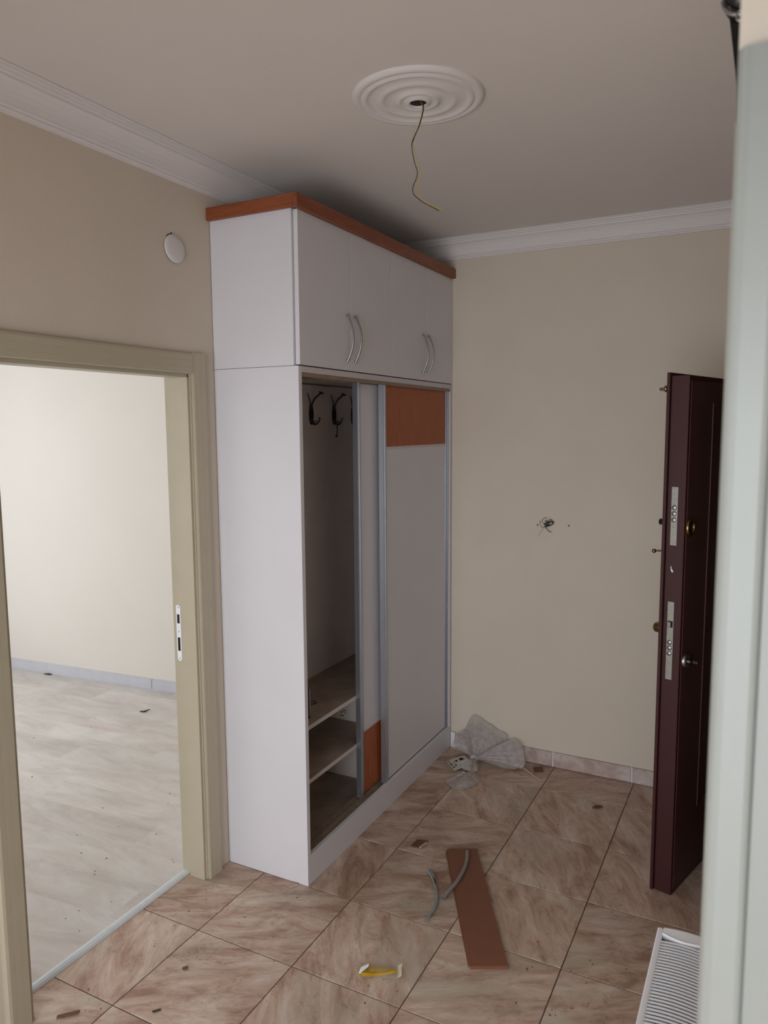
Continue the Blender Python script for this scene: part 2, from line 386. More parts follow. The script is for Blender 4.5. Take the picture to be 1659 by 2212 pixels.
window('window_2', [(0.10, 2.50, -4.67, -4.61, 0.1, 0.18), (0.10, 2.50, -4.67, -4.61, 2.22, 2.3), (0.10, 0.18, -4.67, -4.61, 0.18, 2.22), (2.42, 2.50, -4.67, -4.61, 0.18, 2.22), (1.26, 1.34, -4.67, -4.61, 0.18, 2.22)],
       [(0.18, 1.26, -4.645, -4.635, 0.18, 2.22), (1.34, 2.42, -4.645, -4.635, 0.18, 2.22)])
window('added_side_window', [(3.62, 3.68, -4.3, -2.9, 0.6, 0.66), (3.62, 3.68, -4.3, -2.9, 2.14, 2.2), (3.62, 3.68, -4.3, -4.24, 0.66, 2.14), (3.62, 3.68, -2.96, -2.9, 0.66, 2.14), (3.62, 3.68, -3.63, -3.57, 0.66, 2.14)],
       [(3.645, 3.655, -4.24, -3.63, 0.66, 2.14), (3.645, 3.655, -3.57, -2.96, 0.66, 2.14)])  # unseen window added to go with the extra side light

# cornice (cove moulding), run along the walls
CP = [(0, -0.002), (0, 0.100), (0.009, 0.100), (0.011, 0.094), (0.017, 0.092), (0.017, 0.085), (0.023, 0.083), (0.024, 0.076),
      (0.029, 0.060), (0.037, 0.045), (0.048, 0.033), (0.060, 0.026), (0.061, 0.019), (0.068, 0.017), (0.070, 0.011), (0.079, 0.010), (0.081, 0.004), (0.088, 0.003), (0.088, -0.002)]
CP = [(p, q if q > 0 else 0.0005) for p, q in CP]
struct(MB().loft(CP, 0.0, ex0, lambda t, p, q: (t, LB-p, CE-q)).build('trim_1', M_plaster), 'white cove cornice along the back wall')
struct(MB().loft(CP, -4.58, LB-0.0005, lambda t, p, q: (p, t, CE-q)).build('trim_2', M_plaster), 'white cove cornice running left above the wardrobe')
struct(MB().loft(CP, -1.65, LB-0.0005, lambda t, p, q: (ex0-p, t, CE-q)).build('trim_3', M_plaster), 'white cove cornice along the right wall')

# tiled skirting on the back wall
bb = struct(MB().box(D+0.002, ex0, LB-0.006, LB, 0, 0.079).build('baseboard_back', M_whitegrout), 'white grout backing of the tiled skirting')
xs = [D+0.028, 0.576, 0.980, 1.384, 1.788, ex0-0.003]
for k in range(5):
    a, b = xs[k]+0.0035, xs[k+1]-0.0035
    c = (a+b)/2; h = (b-a)/2
    o = MB().box(-h, h, -0.004, 0.005, 0.002, 0.081, 0.001).build('tile', M_skirt); o.parent = bb; o.location = (c, LB-0.0085, 0)
MB().box(D+0.0025, D+0.0300, LB-0.016, LB-0.0062, 0.0, 0.088, 0.002).build('plaster_lump', M_whitegrout, bb)
# skirting of the left room
ls = struct(MB().prism([rot5(-4.2, -0.012), rot5(-0.02, -0.012), rot5(-0.02, 0), rot5(-4.2, 0)], 0, 0.008).build('baseboard_left_room', M_lskirt), 'pale skirting at the foot of the left room wall')
segs = [(-4.15, -3.1), (-3.095, -1.705), (-1.70, -0.03)]
for a, b in segs:
    o = MB().prism([rot5(a, -0.014), rot5(b, -0.014), rot5(b, -0.001), rot5(a, -0.001)], 0.006, 0.068).prism([rot5(a, -0.009), rot5(b, -0.009), rot5(b, -0.001), rot5(a, -0.001)], 0.068, 0.078).build('skirting_board', M_lskirt)
    o.parent = ls
# threshold strip
struct(centre(MB().loft([(-0.128, -0.004), (-0.128, 0.001), (-0.122, 0.006), (-0.110, 0.008), (-0.098, 0.006), (-0.090, 0.001), (-0.090, -0.004)], OY0-0.005, OY1+0.005, lambda t, p, q: (p, t, q)).build('trim_4', M_sill)), 'blue-grey metal threshold strip in the doorway')

# doorway frame in the left wall (door_1)
d1 = bpy.data.objects.new('door_1', None); COL.objects.link(d1); d1['kind'] = 'structure'; d1['_o'] = (0, 0, 0)
d1['label'] = 'cream door frame without a door, opening to the bright room'
CW = 0.078
# casing profile: (distance from opening edge, projection from the wall)
def casprof():
    return [(0.0, 0.0), (0.0, 0.013), (0.004, 0.0160), (0.0235, 0.0165), (0.0245, 0.0160), (0.0255, 0.0168), (0.0470, 0.0172), (0.0480, 0.0167), (0.0490, 0.0175), (0.066, 0.0180), (0.074, 0.0155), (CW, 0.009), (CW, 0.0)]
MB().loft(casprof(), 0.0, OZ+CW, lambda t, p, q: (q, OY1+0.004+p, t)).build('casing', M_casing, d1)
MB().loft(casprof(), 0.0, OZ+CW, lambda t, p, q: (q, OY0-0.004-p, t)).build('casing', M_casing, d1)
MB().loft(casprof(), OY0-0.004, OY1+0.004, lambda t, p, q: (q, t, OZ+p)).build('head_casing', M_casing, d1)
for nm, s, y in (('jamb', -1, OY1), ('jamb', 1, OY0)):
    m_ = MB()
    a, b = sorted((y, y-s*0.022)); m_.box(-0.125, 0.004, a, b, 0.0, OZ)          # lining
    a, b = sorted((y, y+s*0.012)); m_.box(-0.075, -0.002, a, b, 0.0, OZ-0.012)     # stop
    jb = m_.build(nm, M_casing, d1)
    if s == -1:
        ym = y-0.0008
        sp = MB(); prof = []
        zc, hz, xc, hx = 1.004, 0.113, -0.098, 0.011
        for k in range(9): t = math.pi*k/8; prof.append((xc+hx*math.cos(t), zc+hz-hx+hx*math.sin(t)))
        for k in range(9): t = math.pi+math.pi*k/8; prof.append((xc+hx*math.cos(t), zc-hz+hx+hx*math.sin(t)))
        sp.loft(prof, ym-0.0012, ym+0.0008, lambda t, p, q: (p, t, q))
        spo = sp.build('strike_plate', M_rad, jb)
        spo['label'] = 'white metal strike plate with two dark slots'
        MB().box(-0.104, -0.092, y-0.0026, y-0.0012, 1.043, 1.079).box(-0.104, -0.092, y-0.0026, y-0.0012, 0.932, 0.986).build('latch_slots', M_hole, jb)
        sc = MB()
        for z in (1.108, 1.010, 0.902): sc.lathe([(0.0035, 0), (0.003, 0.0012), (0, 0.0014)], (-0.098, y-0.002, z), (0, -1, 0), 10)
        sc.build('screws', M_alu, jb)
MB().box(-0.125, 0.004, OY0, OY1, OZ-0.0, OZ+0.009).box(-0.075, -0.002, OY0+0.012, OY1-0.012, OZ-0.012, OZ).build('head_jamb', M_casing, d1)

# pale casing of the doorway at the right edge (door_2)
d2 = bpy.data.objects.new('door_2', None); COL.objects.link(d2); d2['kind'] = 'structure'; d2['_o'] = (0, 0, 0)
d2['label'] = 'pale greenish door casing standing at the right wall corner'
def cas2(p0):
    return [(p0, 0), (p0, 0.010), (p0+0.003, 0.015), (p0+0.006, 0.017), (p0+0.010, 0.0165), (p0+0.028, 0.0165), (p0+0.031, 0.019), (p0+0.033, 0.018), (p0+0.035, 0.014), (p0+0.070, 0.012), (p0+0.078, 0.008), (p0+0.080, 0.0)]
MB().loft(cas2(1.9095), 0.0, 2.083, lambda t, p, q: (p, -1.65-q, t)).build('casing', M_casing2, d2)
MB().box(1.9895, 2.90, -1.662, -1.65, 2.010, 2.083, 0.002).build('head_casing', M_casing2, d2)
MB().box(2.82, 2.90, -1.662, -1.65, 0.0, 2.009, 0.002).build('casing', M_casing2, d2)
MB().box(2.061, 2.819, -1.60, -1.565, 0.006, 2.055, 0.002).build('door_leaf', M_casing2, d2)

# entrance frame around the steel door
d3 = bpy.data.objects.new('door_3', None); COL.objects.link(d3); d3['kind'] = 'structure'; d3['_o'] = (0, 0, 0)
d3['label'] = 'dark maroon steel frame of the entrance'
MB().box(ex0+0.03, ex1, 0.4705, 0.50, 0, 2.069).box(ex0+0.03, ex1, 0.50, 1.43, 2.03, 2.069).box(ex0+0.03, ex1, 1.445, 1.4615, 0, 2.069).build('frame', M_door, d3)
struct(MB().box(2.06, 3.3, -1.53, 1.6, -0.1, 0.0).build('floor_landing', M_grout))

# ------------------------------------------------------------------ wardrobe
W = thing('wardrobe', 'tall white built-in wardrobe with orange-brown crown strip and sliding doors', 'wardrobe', (D/2, 0.74, 0))
Z1, Z2 = 2.032, 2.588
L2 = LB-0.003
x0w = 0.002
MB().box(x0w, D, 0.0, 0.022, 0.0, 2.030, 0.0008).build('side_panel', M_white, W)
MB().box(x0w, D-0.020, 0.0, 0.018, 2.0315, Z2, 0.0008).build('side_panel', M_white, W)
MB().box(x0w, D, L2-0.020, L2, 0.0, 2.030, 0.0008).build('side_panel', M_edge, W)
MB().box(x0w, D-0.020, L2-0.018, L2, 2.0315, Z2).build('side_panel', M_white, W)
MB().box(x0w, x0w+0.004, 0.022, L2-0.02, 0.0, Z2-0.01).build('back_panel', M_inner, W)
MB().box(x0w+0.004, D, 0.0222, L2-0.0202, 2.008, 2.0300, 0.0006).build('middle_panel', M_edge, W)
MB().box(x0w+0.004, D-0.02, 0.018, L2-0.018, Z2-0.02, Z2-0.002).build('top_panel', M_white, W)
MB().box(D-0.018, D-0.0005, 0.0222, L2-0.0202, 0.0, 0.120, 0.0006).build('plinth', M_white, W)
MB().box(x0w+0.004, D-0.085, 0.0222, L2-0.0202, 0.066, 0.084).build('bottom_board', M_shelf, W)
MB().box(x0w+0.004, D-0.075, 0.740, 0.758, 0.084, 0.582).build('divider', M_inner, W)
for z in (0.354, 0.582):
    if z < 0.5:
        s_ = MB().box(x0w+0.004, D-0.0713, 0.0222, 0.7398, z, z+0.018).build('shelf', M_shelf, W)
        MB().box(D-0.0712, D-0.0700, 0.0222, 0.7398, z, z+0.018).build('edge_band', M_edge, s_)
    else:
        s_ = MB().box(x0w+0.004, D-0.0713, 0.0222, L2-0.0202, z+0.0002, z+0.018).build('shelf', M_shelf, W)
        MB().box(D-0.0712, D-0.0700, 0.0222, L2-0.0202, z+0.0002, z+0.018).build('edge_band', M_edge, s_)
mk = MB()
for a, b, c, d in ((0.105, 0.128, 0.432, 0.436), (0.112, 0.117, 0.447, 0.457), (0.126, 0.130, 0.452, 0.464), (0.134, 0.141, 0.460, 0.464), (0.118, 0.122, 0.466, 0.476), (0.136, 0.140, 0.446, 0.452)): mk.box(a, b, 0.7390, 0.7398, c-0.042, d-0.042)
mk.build('ink_marks', M_ink, W)
# tracks
tr = MB().box(D-0.084, D-0.0185, 0.0222, L2-0.0202, 0.104, 0.112)
for x in (0.083, 0.052, 0.021): tr.box(D-x, D-x+0.0025, 0.0222, L2-0.0202, 0.112, 0.1195)
tr.build('bottom_track', M_track, W)
tr = MB().box(D-0.084, D-0.002, 0.0222, L2-0.0202, 2.003, 2.008)
for x in (0.083, 0.050, 0.004): tr.box(D-x, D-x+0.002, 0.0222, L2-0.0202, 1.992, 2.003)
tr.build('top_track', M_track, W)
# crown strip
cr = MB().box(D+0.0005, D+0.0205, -0.020, LB-0.002, 2.585, 2.632, 0.001)
cr.build('crown_strip', M_orange_y, W)
MB().box(0.002, D+0.0003, -0.020, -0.001, 2.5855, 2.6315, 0.001).build('crown_strip', M_orange_x, W)
# upper doors with bow handles
jy = [0.0095, 0.3855, 0.7575, 1.1255, L2]
for k in range(4):
    a, b = jy[k]+0.002, jy[k+1]-0.002
    dr = MB().box(D-0.0185, D, a, b, 2.0345, 2.5845, 0.0008).build('door', M_white, W)
    hy = b-0.031 if k % 2 == 0 else a+0.031
    pts = []
    for t in range(17):
        s = t/16; z = 2.070+0.188*s; pts.append((D+0.004+0.030*math.sin(math.pi*s)**0.85, hy, z))
    h = MB().tube(pts, [0.0065]+[0.0052]*6+[0.0052]*6+[0.0065], 10, flat=0.75)
    for z in (2.074, 2.254): h.tube([(D+0.0002, hy, z), (D+0.010, hy, z)], 0.0055, 10)
    h.build('handle', M_chrome, dr)
# sliding doors
def sliding(y0, y1, xf, orange_top):
    t = 0.018
    z0, z1 = 0.1205, 2.001
    root = MB().box(xf-0.016, xf-0.004, y0+0.020, y1-0.020, z0+0.006, z1-0.004).build('sliding_door', M_white, W)
    if orange_top:
        MB().box(xf-0.004, xf-0.0025, y0+0.034, y1-0.034, 1.7155, z1-0.004).build('wood_panel', M_orange_z, root)['label'] = 'orange-brown wood-grain top panel'
        MB().box(xf-0.004, xf-0.0015, y0+0.034, y1-0.034, 1.7035, 1.7150).build('divider_strip', M_edge, root)
    else:
        MB().box(xf-0.004, xf-0.0025, y0+0.034, y1-0.034, z0+0.008, 0.4195).build('wood_panel', M_orange_z, root)['label'] = 'orange-brown wood-grain bottom panel'
        MB().box(xf-0.004, xf-0.0015, y0+0.034, y1-0.034, 0.4200, 0.4270).build('divider_strip', M_edge, root)
    for side in (0, 1):
        ya = y0 if side == 0 else y1
        sg = 1 if side == 0 else -1
        m_ = MB()
        def bx(p, q, xa, xb):
            a, b = sorted((ya+sg*p, ya+sg*q)); m_.box(xa, xb, a, b, z0-0.003, z1)
        bx(0.0, 0.0025, xf-0.022, xf+0.001); bx(0.0025, 0.014, xf-0.002, xf+0.001); bx(0.0140, 0.0165, xf-0.012, xf+0.003)
        bx(0.0235, 0.0335, xf-0.004, xf-0.0015)
        m_.build('stile', M_alu, root)
        a, b = sorted((ya+sg*0.017, ya+sg*0.023)); MB().box(xf-0.015, xf-0.010, a, b, z0, z1-0.002).build('groove', M_darkgap, root)
    return root
sliding(0.690, 1.455, D-0.012, True)
sliding(0.515, 1.270, D-0.047, False)
# hook rail
hr = MB().box(x0w+0.005, x0w+0.022, 0.0225, L2-0.0205, 1.818, 2.0020).build('hook_rail', M_inner, W)
def hook(y):
    x = x0w+0.0225
    h = MB()
    h.lathe([(0.0, 0.0), (0.011, 0.0005), (0.012, 0.003), (0.008, 0.006), (0, 0.0065)], (x, y, 1.872), 'x', 14)
    # body: elongated leaf plate
    pr = [(0, 1.818), (0.008, 1.826), (0.013, 1.846), (0.0145, 1.868), (0.011, 1.892), (0.006, 1.910), (0, 1.916), (-0.006, 1.910), (-0.011, 1.892), (-0.0145, 1.868), (-0.013, 1.846), (-0.008, 1.826)]
    h.loft(pr, x+0.0005, x+0.009, lambda t, p, q: (t, y+p, q))
    # upper arm rising and swinging forward with a flat knob
    h.tube([(x+0.006, y, 1.895), (x+0.012, y, 1.915), (x+0.026, y, 1.938), (x+0.050, y, 1.957), (x+0.062, y, 1.963)], [0.0055, 0.0048, 0.0046, 0.0050, 0.0055], 8, smooth_pts=4)
    h.tube([(x+0.004, y-0.002, 1.880), (x+0.006, y-0.006, 1.905), (x+0.010, y-0.022, 1.938), (x+0.014, y-0.042, 1.962)], [0.0035, 0.003, 0.0026, 0.002], 7, smooth_pts=4)
    h.lathe([(0.0, 0), (0.013, 0.001), (0.013, 0.005), (0, 0.006)], (x+0.060, y, 1.962), (0.5, 0, 1), 12)
    # lower curl
    h.tube([(x+0.006, y, 1.846), (x+0.010, y, 1.828), (x+0.022, y, 1.820), (x+0.040, y, 1.826), (x+0.049, y, 1.842), (x+0.050, y, 1.852)], [0.0055, 0.0052, 0.0050, 0.0046, 0.0046, 0.0052], 8, smooth_pts=4)
    for s in (-1, 1):
        h.tube([(x+0.006, y, 1.850), (x+0.010, y+s*0.012, 1.832), (x+0.018, y+s*0.024, 1.836)], 0.003, 6, smooth_pts=3)
    return h.build('hook', M_nickel, hr)
for y in (0.20, 0.42, 0.645, 0.850, 1.035): hook(y)

# key-like lever hanging from the second hook
k_ = MB().tube([(0.056, 0.832, 1.821), (0.057, 0.830, 1.795), (0.058, 0.826, 1.765)], [0.0028, 0.0024, 0.003], 8, smooth_pts=4)
k_.box(0.0555, 0.0595, 0.816, 0.828, 1.757, 1.768, 0.0006)
k_.tube([(0.058+0.006*math.cos(t*math.pi/6), 0.832, 1.828+0.007*math.sin(t*math.pi/6)) for t in range(13)], 0.0014, 6)
tag(centre(k_.build('hanging_key', M_nickel)), 'dark metal key hanging below the coat hooks inside the wardrobe', 'key')

# rod standing on the shelf by the side panel
rd = thing('door_bolt_rod', 'dark metal rod with a bright strip standing on the wardrobe shelf', 'rod', (0.275, 0.197, 0.6))
MB().box(0.265, 0.285, 0.188, 0.203, 0.600, 0.735, 0.002).build('rod_body', M_nickel, rd)
MB().box(0.2855, 0.2875, 0.194, 0.201, 0.612, 0.727, 0.0005).build('bright_strip', M_chrome, rd)
tag(centre(MB().tube([(0.16, 0.345, 0.602), (0.18, 0.36, 0.604), (0.205, 0.37, 0.602), (0.215, 0.355, 0.602), (0.20, 0.335, 0.602), (0.175, 0.335, 0.602)], 0.0018, 6, smooth_pts=4).build('cable_tie', M_black)), 'black curled tie lying on the upper wardrobe shelf', 'cable tie')

# ------------------------------------------------------------------ ceiling rose and wires
ro = thing('ceiling_rose', 'round white plaster ceiling rose with concentric rings around a dark hole', 'ceiling rose', (0.962, -0.185, CE))
prof = [(0.196, 0.0), (0.195, 0.006), (0.188, 0.011), (0.176, 0.012), (0.172, 0.009), (0.168, 0.009), (0.163, 0.014), (0.155, 0.015), (0.150, 0.011), (0.142, 0.009), (0.125, 0.010), (0.116, 0.013), (0.108, 0.017), (0.102, 0.014), (0.092, 0.011), (0.078, 0.010), (0.066, 0.012), (0.060, 0.018), (0.053, 0.019), (0.048, 0.014), (0.040, 0.015), (0.033, 0.021), (0.027, 0.022), (0.0245, 0.020), (0.0245, 0.014)]
b_ = MB(); n = 72; ctr = Vector((0.962, -0.185, CE)); vs = []
for r, h in prof:
    for k in range(n): t = 2*math.pi*k/n; vs.append((ctr.x+r*math.cos(t), ctr.y+r*math.sin(t), CE-h))
b_.add(vs, [(i*n+k, i*n+(k+1) % n, (i+1)*n+(k+1) % n, (i+1)*n+k) for i in range(len(prof)-1) for k in range(n)], True)
b_.build('rose_disc', M_plaster, ro)
MB().lathe([(0.0250, -0.0150), (0.0250, -0.0170)], ctr, 'z', 24, False).build('hole', M_hole, ro)  # flat dark disc painted as the shade inside the shallow hole

P = [(0.976, -0.19, 2.764), (0.985, -0.2, 2.745), (0.9845, -0.2, 2.728), (0.972, -0.2, 2.690), (0.958, -0.2, 2.665), (0.9485, -0.2, 2.645), (0.9490, -0.2, 2.625), (0.957, -0.2, 2.588), (0.9655, -0.2, 2.563), (0.964, -0.2, 2.545), (0.954, -0.2, 2.525), (0.950, -0.2, 2.510), (0.957, -0.2, 2.494), (0.985, -0.2, 2.470), (1.015, -0.2, 2.452), (1.036, -0.2, 2.439)]
cw = thing('ceiling_wires', 'thin bare electric wires dangling from the ceiling rose', 'wire', (0.985, -0.2, CE-0.34))
MB().tube(P, 0.0013, 6, smooth_pts=5).build('brown_wire', M_wireB, cw)
P2 = [(x+dx, y+0.002, z+dz) for (x, y, z), dx, dz in zip(P, [-0.004, -0.004, -0.0035, -0.0035, -0.003, 0.0, 0.006, 0.009, 0.008, 0.010, 0.014, 0.011, 0.008, 0.004, 0.004, 0.012], [0, 0, 0, 0, 0, 0, 0, 0, 0, 0, 0, 0, 0.003, 0.003, 0.002, 0.002])]
MB().tube(P2, 0.0012, 6, smooth_pts=5).build('yellow_wire', M_wireY, cw)
P3 = P[:6]
MB().tube([(x+0.0025, y-0.003, z) for x, y, z in P3], 0.0013, 6, smooth_pts=5).build('black_wire', M_black, cw)

# ------------------------------------------------------------------ round wall cover
dc = thing('wall_cover_disc', 'round white plastic junction cover on the wall above the doorway', 'wall cover', (0.004, -0.199, 2.446))
b_ = MB().lathe([(0.0500, 0.0), (0.0500, 0.003), (0.047, 0.0055), (0.030, 0.0075), (0, 0.008)], (0.004, -0.199, 2.446), (1, 0.0, 0.06), 40)
b_.build('cover_plate', M_disc, dc)
MB().loft([(-0.238, 2.476), (-0.232, 2.487), (-0.222, 2.494), (-0.213, 2.4965), (-0.209, 2.502), (-0.206, 2.4965), (-0.206, 2.490), (-0.236, 2.470)], 0.0002, 0.0022, lambda t, p, q: (t, p, q)).build('gap', M_hole, dc)

# ------------------------------------------------------------------ bare wires on the back wall
yb = LB-0.012
bw = thing('wall_wires', 'tangle of dark bare wires poking from the back wall', 'wire', (0.93, LB, 1.30))
MB().loft([(0.914, 1.300), (0.922, 1.291), (0.936, 1.293), (0.945, 1.303), (0.938, 1.312), (0.922, 1.310)], LB-0.0012, LB-0.0002, lambda t, p, q: (p, t, q)).build('wall_hole', M_hole, bw)
def wt(pts, r, m, nm='wire'): MB().tube([(x, yb-0.004*(i % 2), z) for i, (x, z) in enumerate(pts)], r, 6, smooth_pts=5).build(nm, m, bw)
wt([(0.915, 1.300), (0.904, 1.308), (0.903, 1.320), (0.911, 1.331), (0.928, 1.335)], 0.0012, M_wireB)
wt([(0.912, 1.298), (0.925, 1.280), (0.940, 1.264), (0.951, 1.262)], 0.0014, M_wireB)
wt([(0.890, 1.318), (0.895, 1.295), (0.905, 1.282), (0.925, 1.284)], 0.001, M_wireB)
wt([(0.907, 1.281), (0.898, 1.262), (0.882, 1.236)], 0.0008, M_wireY, 'yellow_wire')
wt([(0.913, 1.300), (0.930, 1.312), (0.952, 1.316), (0.962, 1.312), (0.950, 1.298), (0.930, 1.290), (0.915, 1.292)], 0.0026, M_black)
wt([(0.918, 1.306), (0.935, 1.304), (0.955, 1.309)], 0.0022, M_chrome, 'bare_end')
wt([(0.915, 1.312), (0.925, 1.322), (0.935, 1.314), (0.945, 1.328), (0.953, 1.320), (0.948, 1.312)], 0.0016, M_wireB)
for x, z, nm, lb in ((0.876, 1.293, 'wall_plug', 'small grey wall plug left of the bare wires on the back wall'), (1.038, 1.298, 'wall_plug', 'small grey wall plug right of the bare wires on the back wall')):
    o = MB().lathe([(0.0060, 0), (0.0055, 0.0025), (0.003, 0.003), (0.0025, 0.001), (0, 0.001)], (0, 0, 0), (0, -1, 0), 14).build(nm, M_conduit)
    o.location = (x, LB-0.0002, z); tag(o, lb, 'wall plug')

# ------------------------------------------------------------------ steel entrance door (ajar)
ta = -math.atan2(0.276, 0.961)
E_ = thing('entrance_door', 'dark maroon steel security door standing ajar at the right', 'door', (1.674, 0.573, 0.006), rot=ta)
# local frame: +y along the leaf to the hinges, -x towards the room side; edge face at y=0
HT = 1.985
fl_ = MB().box(-0.066, 0.0, 0.0, 0.88, 0.0, HT-0.01, 0.0015)
lf_ = fl_.build('leaf', M_door, E_)
MB().box(-0.078, -0.0665, -0.012, 0.885, 0.0, HT+0.002, 0.001).build('flange', M_door, E_)
MB().box(0.0005, 0.0035, 0.012, 0.87, 0.02, HT-0.03, 0.001).build('outer_skin', M_doorface, E_)
fr_ = MB()
for a, b, c, d in ((0.22, 0.72, 0.28, 0.290), (0.22, 0.72, 1.870, 1.880), (0.22, 0.230, 0.290, 1.870), (0.71, 0.72, 0.290, 1.870), (0.23, 0.71, 0.98, 0.990)):
    fr_.box(0.0036, 0.0075, a, b, c, d)
fr_.build('panel_moulding', M_doorface, E_)
def lockplate(z0, z1, bolts, screws, latch=None):
    lp = MB().box(-0.0500, -0.0260, -0.0026, -0.0004, z0, z1, 0.0004).build('lock_plate', M_steelplate, E_)
    b_ = MB()
    for z in bolts: b_.lathe([(0.0088, 0), (0.0088, 0.0035), (0.0075, 0.0050), (0, 0.0052)], (-0.038, -0.0027, z), (0, -1, 0), 18)
    b_.build('bolts', M_chrome, lp)
    s_ = MB()
    for z in screws: s_.lathe([(0.0042, 0), (0.0038, 0.0012), (0.0015, 0.0013), (0.0, 0.0004)], (-0.038, -0.0027, z), (0, -1, 0), 10)
    s_.build('screws', M_alu, lp)
    if latch:
        MB().box(-0.047, -0.029, -0.0034, -0.0028, latch-0.012, latch+0.012, 0.0002).build('latch_slot', M_darkgap, lp)
        MB().box(-0.046, -0.034, -0.010, -0.0036, latch-0.010, latch+0.009, 0.001).build('latch', M_chrome, lp)
lockplate(1.358, 1.574, (1.498, 1.476, 1.453), (1.566, 1.552, 1.530, 1.512, 1.428, 1.400, 1.374))
lockplate(0.850, 1.147, (0.993, 0.972, 0.951), (1.135, 1.120, 0.922, 0.878, 0.865), 1.062)
# paint chip on the edge
MB().loft([(-0.0450, 1.280), (-0.0425, 1.279), (-0.0415, 1.270), (-0.0360, 1.264), (-0.0350, 1.258), (-0.0400, 1.258), (-0.0440, 1.265)], -0.0012, -0.0002, lambda t, p, q: (p, t, q)).build('paint_chip', M_rad, E_)
# escutcheons on the far face
es = MB(); es.lathe([(0.035, 0), (0.035, 0.005), (0.032, 0.008), (0.026, 0.007), (0.0255, 0.002)], (0.0037, 0.045, 1.424), 'x', 28)
eo = es.build('lock_escutcheon', M_brass, E_); eo['label'] = 'round brass ring around the upper keyhole'
MB().lathe([(0.0253, 0.0), (0.0253, 0.0025), (0.006, 0.003), (0.006, 0.006), (0, 0.006)], (0.0037, 0.045, 1.424), 'x', 20).build('keyhole', M_black, eo)
kn = MB().lathe([(0.026, 0), (0.026, 0.005), (0.0225, 0.012), (0.020, 0.0125), (0.0, 0.0125)], (0.0037, 0.040, 0.922), 'x', 28).build('cylinder_collar', M_chrome, E_)
kn['label'] = 'satin collar of the lower lock with the key in it'
MB().lathe([(0.012, 0), (0.012, 0.016), (0, 0.017)], (0.0163, 0.040, 0.922), 'x', 16).box(0.0333, 0.052, 0.0392, 0.0408, 0.917, 0.927).build('key', M_nickel, kn)
# room side hardware
MB().tube([(-0.0785, 0.06, 1.324), (-0.128, 0.06, 1.322)], 0.0035, 8).tube([(-0.0784, 0.06, 1.324), (-0.081, 0.06, 1.324)], 0.012, 14).build('guard_stem', M_brass, E_)
MB().lathe([(0.0, -0.0085), (0.004, -0.0075), (0.0075, -0.004), (0.0085, 0), (0.0075, 0.004), (0.004, 0.0075), (0, 0.0085)], (-0.136, 0.06, 1.320), 'x', 16).build('guard_ball', M_brass, E_)
MB().lathe([(0.024, 0), (0.024, 0.004), (0.020, 0.014), (0.020, 0.034), (0.014, 0.042), (0, 0.043)], (-0.0783, 0.05, 1.028), (-1, 0, 0), 24).build('door_knob', M_brass, E_)
MB().lathe([(0.012, 0), (0.012, 0.034), (0, 0.037)], (-0.0783, 0.05, 1.436), (-1, 0, 0), 16).build('upper_bolt_knob', M_nickel, E_)
pb = MB().lathe([(0.007, 0), (0.007, 0.024), (0.012, 0.027), (0.013, 0.034), (0.007, 0.040), (0.006, 0.056), (0, 0.057)], (-0.0783, 0.06, 1.932), (-1, 0, 0), 12).build('bolt_knob', M_brass, E_)
v_ = MB().tube([(-0.106, 0.06, 1.932), (-0.118, 0.06, 1.934), (-0.130, 0.06, 1.937), (-0.146, 0.06, 1.930)], [0.008, 0.016, 0.012, 0.005], 7, smooth_pts=2)
v_.build('plastic_wrap', M_film, pb)
hg = MB()
for z in (0.25, 1.0, 1.75): hg.tube([(-0.02, 0.8805, z-0.05), (-0.02, 0.8805, z+0.05)], 0.009, 10)
hg.build('hinges', M_nickel, E_)

# ------------------------------------------------------------------ radiator
RX0, RX1, RY0, RY1, RZ = 1.752, 1.882, -1.33, -0.525, 0.600
R_ = thing('radiator', 'white panel radiator with a slatted top grille, bottom right corner', 'radiator', (1.82, -0.93, 0.10))
fp = MB().box(RX0+0.004, RX0+0.012, RY0+0.004, RY1-0.004, 0.105, RZ-0.012)
k = RY0+0.03
while k < RY1-0.03: fp.box(RX0+0.0015, RX0+0.0045, k, k+0.016, 0.135, RZ-0.045); k += 0.0333
fp.build('front_panel', M_rad, R_)
MB().box(RX1-0.012, RX1-0.004, RY0+0.004, RY1-0.004, 0.105, RZ-0.03).build('rear_panel', M_rad, R_)
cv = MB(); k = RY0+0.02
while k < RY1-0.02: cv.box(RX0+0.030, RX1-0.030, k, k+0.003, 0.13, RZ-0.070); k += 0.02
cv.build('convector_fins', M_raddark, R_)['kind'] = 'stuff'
MB().box(RX0+0.0125, RX1-0.0125, RY0+0.01, RY1-0.01, RZ-0.068, RZ-0.062).build('painted_shade_sheet', M_raddark, R_)  # dark sheet put in so the slat gaps read as shaded
for ya, yb_ in ((RY1-0.004, RY1), (RY0, RY0+0.004)): MB().box(RX0+0.001, RX1-0.004, ya, yb_, 0.105, RZ-0.013, 0.001).build('side_panel', M_rad, R_)
def arch(x): # gentle crown of the top
    s = (x-RX0)/(RX1-RX0); return 0.010*math.sin(math.pi*min(max(s, 0), 1))
